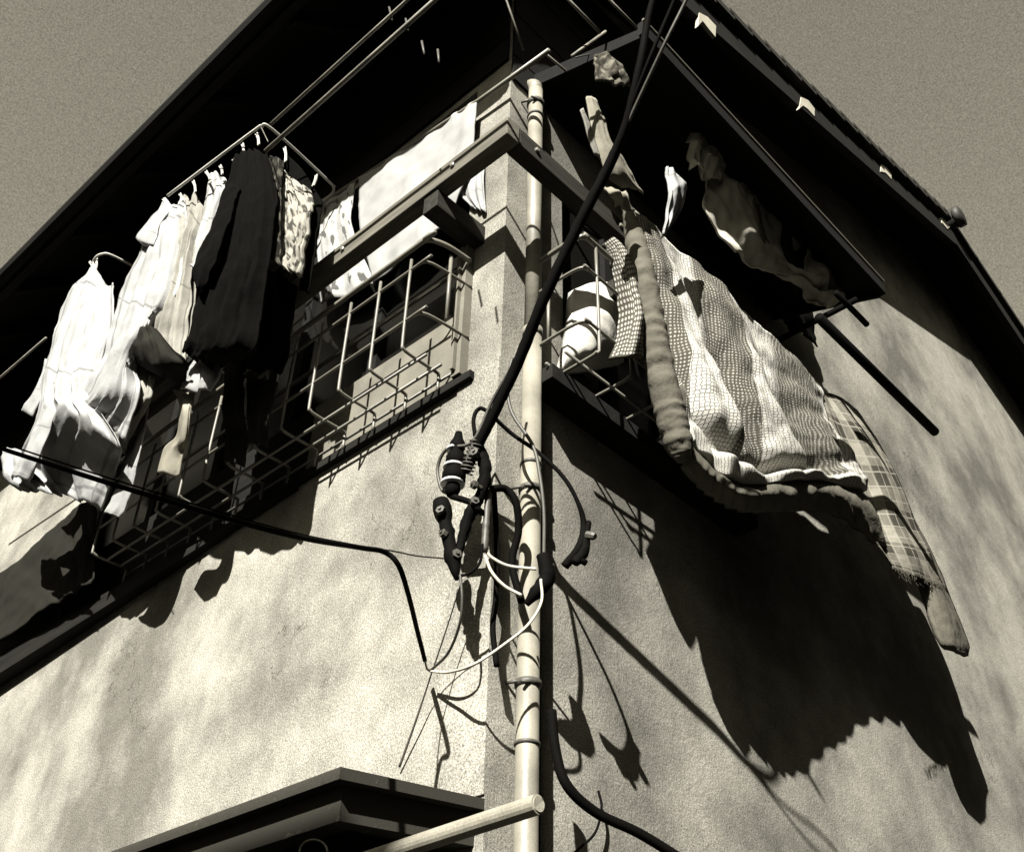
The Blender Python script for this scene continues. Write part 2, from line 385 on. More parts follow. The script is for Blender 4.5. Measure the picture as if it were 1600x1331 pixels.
# left window
wf = MB(); wf.box((.04, y0, z0), (.09, y1, z0 + .05)); wf.box((.04, y0, z1 - .06), (.09, y1, z1)); wf.box((.042, y0, z0 + .30), (.092, y1, z0 + .35))
for i in range(6): yy = y0 + i * (y1 - y0 - .05) / 5; wf.box((.036, yy, z0 + .05), (.088, yy + .05, z1 - .06))
win = obj('window', wf, DARKW, house)
pn = MB(); pn.box((.06, y0 + .02, z0 + .36), (.066, y1 - .02, z1 - .07)); obj('pane', pn, GLASS, win)
pp = MB(); pp.box((.0, y0, z0 + .03), (.03, .98, z0 + .32)); obj('window_panel', pp, PANEL, win)
sl_ = MB(); sl_.box((-.026, .11, z0 - .034), (-.001, 4.7, z0 - .005)); sl_.quadbox([(-.022, 1.0, z0 - .05), (-.001, 1.0, z0 - .05), (-.001, 4.7, z0 - .24), (-.11, 4.7, z0 - .24), (-.022, 1.0, z0 - .0365), (-.001, 1.0, z0 - .0365), (-.001, 4.7, z0 - .0365), (-.11, 4.7, z0 - .0365)])  # sill board, with a dark wedge added below it as the shadow band
bb_ = MB(); bb_.box((.002, .985, z0 + .03), (.028, y1, z0 + .32)); obj('panel_shade_board', bb_, DARKW, win)  # dark board standing in for garment shade over the rest of the panel
obj('window_sill', sl_, SILLM, win)
jm = MB(); jm.box((-.035, .15, z0), (-.001, .19, 4.40)); jm.box((-.05, .168, z0 + .02), (-.036, .182, 4.34)); obj('window_jamb', jm, PANEL, win)
# right window
wf = MB(); wf.box((x0, .04, za), (x1, .09, za + .05)); wf.box((x0, .04, zb - .05), (x1, .09, zb))
for i in range(4): xx = x0 + i * (x1 - x0 - .05) / 3; wf.box((xx, .036, za + .05), (xx + .05, .088, zb - .05))
win2 = obj('window', wf, DARKX, house)
obj('pane', MB().box((x0 + .02, .06, za + .04), (x1 - .02, .066, zb - .04)), GLASS, win2)
obj('window_sill', MB().box((.125, -.105, za - .06), (x1 + .03, -.001, za - .005)), SILLM, win2)
# hood over the right window
HP = Rt(1374, 445, .55); hx, hz = HP.x, HP.z
hd = MB(); hd.quadbox([(.12, -.545, hz - .055), (hx - .02, -.545, hz - .055), (hx - .02, -.001, hz + .16), (.12, -.001, hz + .16), (.12, -.545, hz), (hx - .02, -.545, hz), (hx - .02, -.001, hz + .24), (.12, -.001, hz + .24)])
hood = obj('window_hood', hd, DARKX, house)
he = MB(); he.box((.10, -.57, hz - .07), (hx, -.546, hz + .002)); he.quadbox([(hx - .019, -.545, hz - .08), (hx, -.545, hz - .08), (hx, -.002, hz + .12), (hx - .019, -.002, hz + .12), (hx - .019, -.545, hz - .01), (hx, -.545, hz - .01), (hx, -.002, hz + .19), (hx - .019, -.002, hz + .19)]); obj('hood_fascia', he, DARKX, hood)
obj('hood_lit_edge', MB().tube([(.1, -.572, hz + .008), (hx, -.572, hz + .008)], .006, 6), TUBEM, hood)  # pale tube standing in for the sunlit edge of the fascia
# canopy over the door at the foot of the left wall
cn = MB(); CX = -.435
def wedge(mb, xa, ya, yb, za_, zb_, h): return mb.quadbox([(xa, ya, za_), (-.001, ya, zb_), (-.001, yb, zb_), (xa, yb, za_), (xa, ya, za_ + h), (-.001, ya, zb_ + h), (-.001, yb, zb_ + h), (xa, yb, za_ + h)])
wedge(cn, CX, .0, 3.2, 2.334, 2.384, .026)
can = obj('door_canopy', cn, FLAKE, house, label='flaking flat canopy over the door')
obj('canopy_beam', wedge(MB(), CX + .035, .03, 3.1, 2.262, 2.306, .075), FLAKE, can)
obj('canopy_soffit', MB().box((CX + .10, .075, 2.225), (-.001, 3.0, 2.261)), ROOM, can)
dr = MB(); dr.box((-.03, .5, .05), (-.001, 1.6, 2.1)); obj('door', dr, DARKW, house)

# unseen houses added behind the camera to close off the low sky
def sky_blocker(label, lo, hi, doors, face):
    t = thing('sky_blocker_house', label, 'house', ((lo[0] + hi[0]) / 2, (lo[1] + hi[1]) / 2, 0))
    obj('wall', MB().box(lo, hi), DARKW, t)
    cx, cy = (lo[0] + hi[0]) / 2, (lo[1] + hi[1]) / 2
    m = MB()
    if face == 'x': m.prism([(lo[0] - .4, lo[1] - .4, hi[2] + .002), (hi[0] + .4, lo[1] - .4, hi[2] + .002), (cx, lo[1] - .4, hi[2] + 1)], (0, hi[1] - lo[1] + .8, 0))
    else: m.prism([(lo[0] - .4, lo[1] - .4, hi[2] + .002), (lo[0] - .4, hi[1] + .4, hi[2] + .002), (lo[0] - .4, cy, hi[2] + 1)], (hi[0] - lo[0] + .8, 0, 0))
    obj('roof', m, TILE, t)
    for i in range(doors):
        for z in (1.0, 3.8):
            if face == 'x': y = lo[1] + 1 + i * 3; obj('window', MB().box((hi[0] + .002, y, z), (hi[0] + .04, y + 1.4, z + 1.1)), GLASS, t)
            else: x = lo[0] + 1 + i * 3; obj('window', MB().box((x, hi[1] + .002, z), (x + 1.4, hi[1] + .04, z + 1.1)), GLASS, t)
sky_blocker('added unseen house blocking the low sky, facing the left wall', (-16, -3.0, 0), (-6.5, 14, 7.0), 5, 'x')
sky_blocker('added unseen house blocking the low sky, facing the right wall', (-5.5, -12, 0), (16, -4.6, 9.6), 6, 'y')

# ------------------------------------------------------------------ drainpipe
PYY, PR = -.036, .030; PXX = Rt(822, 1300, .036).x
dp = thing('drainpipe', 'pale round drainpipe running down the house corner', 'drainpipe', (PXX, PYY, 0))
zt = 5.26
m = MB(); m.tube([(PXX, PYY, .05), (PXX, PYY, 3.96)], PR, 20, False)
m.tube([(PXX, PYY, 3.96), (PXX, PYY, zt)], PR * .93, 20, False)
m.tube([(PXX, PYY, zt), (PXX, PYY + .004, zt + .03), (PXX, PYY + .02, zt + .05), (PXX, -.002, zt + .055)], PR * .92, 20)
obj('pipe', m, PVC, dp, True)
for z, r_, hgt in ((5.17, .0345, .02), (5.09, .0325, .008), (3.95, .0335, .03), (3.42, .0335, .008), (3.33, .0355, .014), (2.725, .0355, .016), (2.565, .0335, .008)):
    c = MB().lathe((PXX, PYY, z - hgt / 2), (PXX, PYY, z + hgt / 2), [(0, r_), (1, r_)], 20)
    if hgt > .012 and hgt < .03: c.tube([(PXX, PYY - .028, z), (PXX - .045, PYY - .02, z - .012)], .005, 8, False); c.tube([(PXX - .03, PYY, z), (PXX - .045, -.001, z)], .005, 8, False)
    obj('pipe_clamp', c, GREYC if hgt != .03 else PVC, dp, True)
# ------------------------------------------------------------------ wooden rail frame
BX, BY, BZ0, BZ1 = -.215, -.205, 4.475, 4.565
rl = thing('wooden_rail', 'weathered square timber rail bracketed round the corner above the window cage', 'rail', (BX, BY, BZ0))
obj('side_rail', MB().box((BX - .03, BY - .03, BZ0), (BX + .03, 2.6, BZ1)), WOODY, rl, bevel=.004)
obj('front_rail', MB().box((BX + .032, BY - .028, BZ0 + .002), (.62, BY + .032, BZ1 - .002)), WOODX, rl, bevel=.004)
for yy in (.10, 1.3, 2.4): obj('bracket', MB().box((BX - .02, yy, BZ0 - .085), (-.0005, yy + .07, BZ0 - .001)), WOODX, rl, bevel=.003)
for xx in (.5,): obj('bracket', MB().box((xx, BY - .02, BZ0 - .085), (xx + .07, -.0005, BZ0 - .001)), WOODX, rl, bevel=.003)

for yy in (.02, .6, 1.34, 1.9): obj('bolt_head', MB().lathe((BX - .030, yy, BZ0 + .045), (BX - .040, yy, BZ0 + .045), [(0, .011), (.7, .011), (1, .007)], 6), TUBEM, rl)
for xx in (-.1, .35): obj('bolt_head', MB().lathe((xx, BY - .028, BZ0 + .045), (xx, BY - .038, BZ0 + .045), [(0, .011), (.7, .011), (1, .007)], 6), TUBEM, rl)
# ------------------------------------------------------------------ window cages
def cage_left():
    X = -.2; t = thing('window_cage', 'wire safety cage bolted below the timber rail on the left wall', 'window cage', (0, .2, 3.8))
    tp = MB(); tp.tube([(-.03, .135, 4.30), (-.14, .15, 4.305), (X, .19, 4.305), (X, .30, 4.305), (X, 2.15, 4.305)], .0095, 10, res=6)
    tp.tube([(-.02, .20, 4.31), (-.02, 2.2, 4.31)], .009, 8, False)
    obj('top_tube', tp, TUBEM, t, True)
    rd = .0055
    for z in (4.20, 3.965):
        a = MB(); a.tube([(-.005, .15, z), (-.12, .16, z), (X + .012, .175, z), (X, .215, z), (X, .3, z), (X, 2.12, z)], rd, 8, res=6); obj('side_wire', a, WIRE, t, True)
    for x in (-.135, -.07): obj('floor_wire', MB().tube([(x, .2, 3.838), (x, 2.12, 3.838)], rd, 8, False), WIRE, t, True)
    obj('post_wire', MB().tube([(-.10, .158, 4.29), (-.10, .158, 3.99)], rd * 1.2, 8, False), WIRE, t, True)
    for i in range(13):
        yy = .245 + i * .157
        obj('cross_wire', MB().tube([(X - .001, yy, 4.25), (X - .001, yy, 3.885), (X + .006, yy, 3.850), (X + .035, yy, 3.843), (-.10, yy, 3.844), (-.045, yy, 3.844), (-.038, yy, 3.834), (-.038, yy, 3.775)], rd, 8, res=4), WIRE, t, True)
    obj('side_wire', MB().tube([(-.022, .2, 3.83), (-.022, 2.15, 3.83)], rd * .9, 8, False), WIRE, t, True)
def cage_right():
    Y = -.25; xc = Rt(911, 414, .25).x
    t = thing('window_cage', 'wire safety cage on the right wall, half hidden behind the hanging quilt', 'window cage', (.3, 0, 3.6))
    zc = lambda px, py: Rt(px, py, .25).z
    z_t, z_u, z_m, z_b = zc(917, 372), zc(911, 414), zc(911, 496), zc(931, 545)
    obj('top_tube', MB().tube([(xc, -.01, z_t), (xc, Y + .04, z_t), (xc + .03, Y, z_t), (xc + .1, Y, z_t), (1.22, Y, z_t)], .0095, 10, res=5), TUBEM, t, True)
    for z in (z_u, z_m): obj('side_wire', MB().tube([(xc, -.01, z), (xc, Y + .04, z), (xc + .03, Y, z), (xc + .1, Y, z), (1.22, Y, z)], .0055, 8, res=5), WIRE, t, True)
    for y in (-.17, -.09): obj('floor_wire', MB().tube([(xc, y, z_b), (1.22, y, z_b)], .0055, 8, False), WIRE, t, True)
    for y in (-.1,): obj('post_wire', MB().tube([(xc, y, z_u), (xc, y, z_m)], .006, 8, False), WIRE, t, True)
    for i in range(7):
        x = xc + .07 + i * .16
        obj('cross_wire', MB().tube([(x, Y, z_t), (x, Y, z_b + .04), (x, Y + .012, z_b + .006), (x, Y + .05, z_b), (x, -.09, z_b), (x, -.01, z_b)], .0055, 8, res=4), WIRE, t, True)
cage_left(); cage_right()

# ------------------------------------------------------------------ poles
def pole(pts, r, label, mat=POLEM, name='laundry_pole', cat='laundry pole', sm=False, **kw):
    o = obj(name, MB().tube(pts, r, 10, sm), mat, smooth=True); tag(o, label, cat, **kw); return o
def Yline(px, py, s, ya, yb):
    p = L(px, py, s); return [(p.x, ya, p.z), (p.x, yb, p.z)]
def Xline(px, py, s, xa, xb):
    p = Rt(px, py, s); return [(xa, p.y, p.z), (xb, p.y, p.z)]
pole([(-.6, -.5, L(560, 70, .6).z), (-.6, L(428, 176, .6).y, L(560, 70, .6).z)], .0065, 'thin laundry pole under the left eaves, the upper of the pair')
pole([(-.6, -.5, L(560, 107, .6).z), (-.6, L(418, 224, .6).y, L(560, 107, .6).z)], .0085, 'thick laundry pole under the left eaves, just above the clip hanger')
pole([L(-60, 642, .55), L(72, 528, .55)], .006, 'thin pole end poking out beside the leftmost white shirt')
pole([L(858, 79, .05), L(748, 158, .05), L(470, 340, .05)], .010, 'curtain pole holding the scribbled white sheet', sm=False, mat=TUBEM)
pole(Xline(1055, 178, .38, .4, 1.9), .006, 'thin bar carrying the washing under the window hood', mat=POLEM)
p = Rt(1325, 477, .52); pole([(p.x - .10, p.y, p.z), (p.x + .16, p.y, p.z)], .013, 'dark pole sticking out past the end of the window hood', mat=BLACK)
q = Rt(1329, 473, .52); pole([(q.x, q.y - .03, q.z), (q.x, -.001, q.z)], .014, 'pole bracket running back to the wall at the hood end', mat=BLACK, name='pole_bracket', cat='bracket')
p = Rt(1461, 675, .53); pole([(1.2, p.y, p.z), (p.x, p.y, p.z)], .020, 'thick dark bar above the tartan blanket with its cut end in the sun', mat=BLACK)
pole([Rt(770, -60, .3), Rt(818, 78, .3)], .004, 'wire dropping behind the top of the curtain pole', mat=POLEM, name='hanging_wire', cat='wire')
pole([Rt(853, 85, .18), Rt(885, 112, .18), Rt(925, 148, .18)], .005, 'short lit rod between the pipe top and the white tie', mat=POLEM, name='rod', cat='rod')
pole([Rt(885, -3, .45), Rt(938, 52, .45)], .006, 'slim pole above the dark printed cloth, nearer the pipe', mat=POLEM)
pole([Rt(950, -2, .45), Rt(1006, 56, .45)], .006, 'slim pole crossing behind the top of the black cables', mat=POLEM)
pole([Rt(894, 88, .4), Rt(946, 50, .4)], .006, 'short rod at an angle above the dark printed cloth', mat=POLEM, name='rod', cat='rod')
pole([Rt(900, 90, .3), Rt(930, 82, .3), Rt(975, 62, .3), Rt(1000, 48, .3)], .003, 'slack line curving towards the black cables', mat=GREYC, name='slack_line', cat='line', sm=True)
# two loose pegs glinting under the eaves
for (xa, ya, xb, yb, lb) in ((608, 12, 613, 32, 'small clip on the upper thin pole'), (634, 30, 638, 48, 'small clip on the thick pole, first from the top'), (659, 65, 663, 85, 'small clip hanging left of its twin in the dark'), (684, 78, 686, 98, 'small clip hanging right of its twin in the dark')):
    tag(obj('clothes_peg', MB().tube([L(xa, ya, .59), L(xb, yb, .59)], .004, 6, False), GREYC, smooth=True), lb, 'clothes peg')
# bottom pole in front of the corner
d0 = L(841, 1256, .60); d1 = L(560, 1348, .60)
bp_ = MB(); ax_ = (d1 - d0).normalized()
bp_.tube([d0 + ax_ * .03, d0, d0 - ax_ * .002, d0 + ax_ * .03], [.0155, .0155, .012, .0115], 18, False)
bp_.tube([d0 + ax_ * .03, d0 + ax_ * .5, d0 + ax_ * .9], .0155, 18, False)
o = obj('hollow_pole', bp_, BAMB, smooth=False); tag(o, 'hollow pale pole with an open broken end crossing the foot of the drainpipe', 'pole')
ring = MB().tube([L(490 + 22 * math.cos(a * .5236), 1331 + 20 * math.sin(a * .5236), .40) for a in range(13)], .0022, 6, res=4)
tag(obj('wire_loop', ring, POLEM, smooth=True), 'thin wire loop hanging under the door canopy', 'wire loop')

# ------------------------------------------------------------------ cables
def cable(pts, r, label, mat=BLACK, name='cable', cat='cable', res=10, group=None, wob=0):
    o = obj(name, MB().tube(pts, r, 10, True, res, wob=wob), mat, smooth=True); tag(o, label, cat, group); return o
def CB(px, py, s=.2): return L(px, py, s)
SS = [(-140, .43), (-60, .36), (5, .338), (100, .318), (195, .272), (262, .247), (350, .235), (462, .213), (560, .183), (640, .166), (700, .157), (740, .146), (800, .14)]
def CS(px, py, d=0):      # a point of the cable run, hung in the upright plane of the service line
    for (ya, sa), (yb, sb) in zip(SS, SS[1:]):
        if ya <= py <= yb: return L(px, py, sa + (sb - sa) * (py - ya) / (yb - ya) + d)
    return L(px, py, .36 + d)
cable([CS(1048, -130), CS(1036, -60), CS(1013, 28), CS(1000, 100), CS(978, 195), CS(950, 262), CS(905, 350), CS(852, 462), CS(812, 560), CS(775, 640), CS(745, 700), CS(728, 740)], [.009, .009, .010, .011, .0125, .0155, .016, .016, .016, .015, .014, .011],
      'thickest black service cable slanting down to the insulator at the corner', wob=.12)
cable([CS(1110, -130), CS(1082, -60), CS(1052, 5), CS(1012, 100), CS(965, 222), CS(925, 315), CS(860, 446), CS(800, 580), CS(752, 680)], .0058, 'slim black cable with a sunlit edge twisted over the thick one')
cable([CS(1128, -130), CS(1100, -60), CS(1070, 5), CS(1038, 70), CS(982, 190), CS(932, 300), CS(878, 410), CS(813, 548), CS(770, 625), CS(738, 690, .01), CS(700, 700, .03), CB(684, 730, .18), CB(690, 764, .17), CB(704, 772, .17)], .005, 'slim black cable that swings round the left of the insulator', GREYC)
cable([CB(742, 680, .17), CB(740, 655, .16), CB(747, 640, .15), CB(760, 642, .14)] + [DG(*a) for a in ((800, 678, .12), (840, 706, .13), (880, 745, .13), (903, 785, .12), (912, 820, .1), (905, 855, .1), (882, 885, .08))], [.006] * 8 + [.009, .012, .012], 'black cable looping right from the insulator across the drainpipe')
cable([DG(*a) for a in ((800, 560, .13), (793, 600, .12), (800, 645, .12), (832, 695, .13), (843, 740, .13), (850, 800, .12), (850, 870, .1), (852, 905, .08))], .0052, 'grey cable running down the drainpipe front past its joint', GREYC)
cable([DG(*a) for a in ((845, 905, .12), (846, 940, .12), (826, 975, .12), (790, 1005, .13))] + [L(740, 1038, .12), L(700, 1050, .08), L(672, 1048, .055)], .0037, 'pale wire curving from the pipe back to the splice on the wall', PALEC)
cable([L(719, 898, .17), L(722, 935, .16), L(718, 975, .14), L(700, 1020, .1), L(672, 1048, .055)], .0038, 'dark wire hanging in a curve below the insulator', GREYC)
cable([L(664, 1030, .065), L(667, 1044, .058), L(674, 1049, .055)], .003, 'bare wire joint at the lowest point of the hanging loop', PALEC, name='wire_joint', cat='wire')
cable([L(-60, 680, 1.4), L(0, 700, 1.35), L(200, 764, 1.17), L(440, 833, .86), L(560, 855, .53), L(600, 862, .42), L(622, 882, .38), L(637, 925, .30), L(652, 985, .16), L(664, 1032, .062)], [.0038, .0038, .0044, .0055, .0062, .0066, .0065, .0062, .0062, .0058], 'heavy black cable sweeping in from the left edge and bending down to the wall')
cable([L(-60, 670, 1.4), L(0, 691, 1.35), L(200, 756, 1.17), L(440, 827, .86), L(560, 852, .53)], .0016, 'thin support wire lying along the heavy left cable')
cable([L(560, 854, .53), L(610, 860, .38), L(650, 868, .28), L(690, 872, .19), L(700, 874, .17)], .0022, 'thin tie wire from the heavy left cable to the insulator', GREYC, name='tie_wire', cat='wire')
cable([L(722, 905, .17), L(700, 975, .11), L(671, 1062, .05), L(650, 1125, .03), L(624, 1198, .012)], [.0018, .0018, .002, .003, .0034], 'fine stay wire running down to the door canopy edge', GREYC, name='stay_wire', cat='wire')
cable([DG(*a) for a in ((760, 862, .12), (770, 872, .12), (795, 884, .12), (838, 889, .12))], .0042, 'upper short pale wire from the splice to the pipe', PALEC)
cable([DG(*a) for a in ((758, 868, .12), (768, 893, .12), (788, 915, .12), (815, 930, .12))], .0042, 'lower short pale wire from the splice to the pipe', PALEC)
cable([DG(*a) for a in ((768, 764, .12), (790, 764, .10), (806, 785, .09), (810, 830, .06), (800, 880, .04), (815, 940, .04))], .0105, 'black cable arching behind the grey splice sleeve')
cable([DG(*a) for a in ((772, 770, .06), (776, 850, .05), (775, 930, .05), (770, 980, .05), (776, 1040, .06))], .008, 'black wire hanging straight down behind the splice')
cable([DG(*a) for a in ((862, 1110, .02), (868, 1170, .02), (885, 1225, .02), (930, 1268, -.02), (1000, 1302, -.07), (1075, 1348, -.13))], .0125, 'fat black hose curving out from behind the foot of the drainpipe', name='hose', cat='hose')
cable([Rt(935, 1235, .02), Rt(940, 1262, .03), Rt(930, 1300, .03), Rt(905, 1325, .02), Rt(880, 1345, .02)], .0035, 'thin black loop of wire beneath the fat hose', name='cable')
cx_ = PXX + .05  # black conduit widens the dark strip of the pipe's shadow
cable([(cx_, -.016, 3.78), (cx_, -.016, 3.0), (cx_ + .002, -.016, 2.5), (cx_, -.016, 1.9)], .0145, 'black conduit filling out the shadow strip beside the drainpipe')
# insulator assembly
ia = thing('insulator', 'black shackle insulator with white porcelain ribs at the corner', 'insulator', L(712, 730, .17))
spool = MB(); 
a0 = L(717, 676, .17); a1 = L(706, 775, .17)
spool.lathe(a0, a1, [(0, .010), (.1, .014), (.18, .022), (.25, .023), (.3, .018), (.4, .028), (.5, .028), (.55, .02), (.66, .033), (.78, .033), (.82, .018), (.9, .022), (1, .014)], 18)
obj('spool', spool, BLACK, ia, True)
for (x, y, r_) in ((711, 703, .0255), (709, 730, .030), (707, 756, .034)):
    c_ = L(x, y, .17); obj('porcelain_rib', MB().lathe(c_ - Vector((0, 0, .0045)), c_ + Vector((0, 0, .0045)), [(0, r_ * .9), (.2, r_), (.8, r_), (1, r_ * .9)], 20), PORC, ia, True)
obj('strap', MB().tube([L(745, 690, .15), L(758, 730, .13), L(752, 770, .13), L(735, 800, .14), L(720, 850, .15), L(716, 880, .16)], [.014, .018, .015, .018, .012, .006], 12, wob=.4), BLACK, ia, True)
obj('clamp_arm', MB().tube([L(705, 775, .17), L(735, 785, .15), L(752, 800, .12), L(760, 800, .005)], .009, 10), BLACK, ia, True)
fit_ = MB(); fit_.lathe(L(688, 780, .19), L(714, 905, .17), [(0, .008), (.03, .022), (.12, .026), (.22, .024), (.3, .017), (.38, .018), (.42, .022), (.48, .018), (.62, .017), (.7, .022), (.76, .022), (.8, .017), (.9, .013), (1, .006)], 18)
obj('tension_clamp', fit_, BLACK, ia, True)
obj('hook_wire', MB().tube([L(716, 900, .17), L(735, 895, .16), L(750, 878, .15), L(754, 850, .15)], .004, 8), BLACK, ia, True)
for (x_, y_, s_, d_) in ((748, 715, .15, (-1, -.3, .1)), (752, 762, .14, (-1, .2, 0)), (738, 792, .14, (-.6, -1, .2)), (694, 806, .19, (-1, -.4, .2)), (703, 842, .18, (-1, .1, .3)), (709, 872, .17, (-.5, -1, 0))):
    b0 = L(x_, y_, s_); d_ = Vector(d_).normalized()
    obj('nut', MB().lathe(b0, b0 + d_ * .034, [(0, .007), (.5, .007), (.51, .013), (.85, .013), (.86, .005), (1, .005)], 6), GREYC, ia)
hx_ = MB(); A_ = L(745, 690, .165); B_ = L(728, 740, .155); dd_ = (B_ - A_).normalized(); u_ = dd_.orthogonal().normalized(); w_ = dd_.cross(u_)
hx_.tube([A_.lerp(B_, i / 70) + (u_ * math.cos(i * .8) + w_ * math.sin(i * .8)) * .0185 for i in range(71)], .0022, 6, False)
obj('binding_wire', hx_, GREYC, ia, True)
sp_ = MB(); sp_.lathe(DG(763, 765, .125), DG(757, 862, .125), [(0, .006), (.05, .0085), (.5, .009), (.55, .0105), (.62, .0105), (.64, .009), (.7, .0105), (.76, .009), (.8, .0105), (.95, .0105), (1, .006)], 14)
tag(obj('splice_sleeve', sp_, GREYC, smooth=True), 'grey banded splice sleeve hanging between insulator and drainpipe', 'cable splice')
# taped junction and bolt clamp right of the pipe
jb = MB(); jb.tube([DG(848, 868, .10), DG(855, 900, .10), DG(838, 925, .10), DG(822, 944, .09)], [.018, .022, .018, .008], 12, wob=.2)
tag(obj('taped_joint', jb, BLACK, smooth=True), 'lump of black tape wrapped on the drainpipe side', 'cable joint')
bc = thing('cable_clamp', 'black bolt clamp on the cable loop right of the drainpipe', 'cable clamp', DG(912, 845, .1))
obj('body', MB().tube([DG(898, 880, .1), DG(912, 862, .1), DG(915, 840, .1), DG(920, 815, .1)], [.012, .014, .012, .007], 12, wob=.25), BLACK, bc, True)
obj('bolt', MB().lathe(DG(912, 835, .10), DG(930, 838, .12), [(0, .006), (.3, .006), (.31, .012), (.8, .012), (1, .008)], 8), GREYC, bc)
obj('wing', MB().tube([DG(900, 870, .1), DG(916, 880, .1)], .009, 8, False), BLACK, bc, True)

# ------------------------------------------------------------------ laundry
NX = (-1, -.25, .15)
def hang(k=3, A=.018, ph=0., tw=.15, low=1.):
    def f(u, v):
        w = u + .05 * math.sin(3.1 * v + 5 * ph) + tw * .5 * noise.noise(Vector((u * 2.5, v * 1.6, ph * 9)))
        e = .4 + low * .6 * v
        a = abs(math.sin(math.pi * (k * w + ph))) ** .7 * 2 - 1.2
        b = 1 - abs(math.sin(math.pi * (k * 2.7 * w + ph * 3 + .25 * v))) ** .6 * 1.6
        c = 1 - abs(math.sin(math.pi * (k * .9 * (u * .5 + v * 1.3) + ph * 2))) ** .5 * 1.4
        return e * (A * a + A * .42 * b) + A * .22 * c
    return f
def garment(name, parts, mat, label, cat, nrm=NX, group=None, smooth=True):
    mb = MB()
    for rows, kw in parts:
        mb.cloth(rows, nrm=nrm, **kw)
    o = obj(name, mb, mat, smooth=smooth); tag(o, label, cat, group); return o
def rowsL(rr): return [[L(*p) for p in r] for r in rr]
def rowsR(rr): return [[Rt(*p) for p in r] for r in rr]

# leftmost white shirt: body, belly turned under, tail strip, two sleeves
garment('shirt', [
    (rowsL([[(136, 430, .50), (143, 418, .51), (148, 411, .50), (153, 424, .50), (160, 436, .50), (168, 446, .49), (175, 440, .49)],
            [(112, 452, .52), (142, 455, .54), (178, 452, .50)],
            [(90, 500, .52), (130, 505, .55), (178, 505, .50)],
            [(74, 560, .52), (110, 565, .56), (160, 560, .50)],
            [(62, 610, .52), (100, 620, .57), (150, 620, .50)],
            [(60, 650, .52), (105, 645, .57), (185, 690, .50)],
            [(30, 720, .46), (80, 720, .43), (180, 720, .42)],
            [(55, 762, .38), (105, 775, .35), (150, 790, .36)]]), dict(nu=50, nv=80, fold=hang(3, .022, .2), wr=.004, wf=9)),
    (rowsL([[(86, 580, .53), (100, 585, .55)], [(60, 640, .55), (88, 640, .56)], [(36, 700, .54), (62, 705, .55)], [(14, 745, .52), (40, 748, .52)]]), dict(nu=12, nv=30, fold=hang(1, .012), wr=.006)),
    (rowsL([[(70, 560, .52), (80, 562, .52)], [(55, 610, .53), (66, 612, .53)], [(32, 640, .52), (50, 650, .52)]]), dict(nu=8, nv=20, wr=.004)),
    (rowsL([[(4, 700, .50), (30, 700, .50)], [(2, 735, .50), (36, 722, .50)], [(10, 752, .48), (60, 745, .48)], [(30, 766, .45), (80, 770, .45)]]), dict(nu=14, nv=14, fold=hang(2, .01), wr=.008))],
    WHITE, 'big white shirt at the far left with its belly ballooning over the cable', 'shirt')
garment('shirt', [
    (rowsL([[(254, 318, .50), (259, 310, .50), (268, 320, .51), (277, 318, .51), (284, 306, .50), (291, 322, .50)],
            [(236, 350, .52), (262, 350, .55), (294, 360, .50)],
            [(216, 400, .52), (248, 405, .56), (286, 420, .50)],
            [(192, 455, .52), (232, 460, .56), (272, 470, .50)],
            [(180, 500, .52), (212, 520, .57), (232, 525, .50)],
            [(165, 555, .52), (190, 560, .57), (213, 575, .50)],
            [(135, 610, .52), (170, 620, .55), (222, 615, .48)],
            [(110, 635, .50), (150, 650, .50), (196, 690, .45)]]), dict(nu=50, nv=80, fold=hang(4, .020, .6), wr=.004, wf=9)),
    (rowsL([[(252, 324, .53), (262, 330, .54)], [(230, 348, .55), (248, 352, .56)], [(213, 370, .56), (240, 380, .57)], [(222, 383, .55), (242, 386, .55)]]), dict(nu=12, nv=18, wr=.005))],
    WHITE, 'white short sleeved shirt pegged at the far end of the clip hanger', 'shirt')
garment('towel', [(rowsL([[(284, 312, .47), (290, 304, .47), (297, 316, .48), (304, 302, .47), (312, 316, .47), (319, 322, .47)],
            [(268, 360, .50), (288, 360, .52), (306, 380, .47)],
            [(250, 420, .50), (272, 420, .52), (298, 430, .47)],
            [(235, 480, .50), (258, 480, .52), (294, 485, .46)],
            [(222, 520, .49), (246, 530, .50), (288, 540, .45)],
            [(218, 545, .48), (250, 570, .48), (283, 585, .45)]]), dict(nu=60, nv=60, fold=hang(4, .020, .1), wr=.006))],
    CREAM, 'cream towel with deep upright folds beside the white shirt', 'towel')
garment('vest', [(rowsL([[(328, 272, .45), (338, 268, .45), (342, 276, .45)],
            [(324, 300, .46), (338, 302, .47), (354, 285, .45)],
            [(312, 350, .46), (325, 350, .47), (340, 345, .45)],
            [(293, 402, .46), (306, 405, .47), (320, 400, .45)],
            [(296, 415, .46), (306, 420, .47), (312, 430, .45)]]), dict(nu=30, nv=50, fold=hang(2, .012, .3)))],
    WHITE, 'narrow white vest squeezed between cream towel and black coat', 'vest')
garment('pillowcase', [(rowsL([[(296, 410, .44), (312, 412, .44)], [(290, 450, .44), (306, 452, .44)], [(286, 500, .44), (300, 500, .44)], [(280, 550, .43), (292, 560, .43)]]), dict(nu=16, nv=40, fold=hang(1, .012, .3)))],
    CREAM, 'thin strip of cream cloth showing left of the black coat', 'cloth')
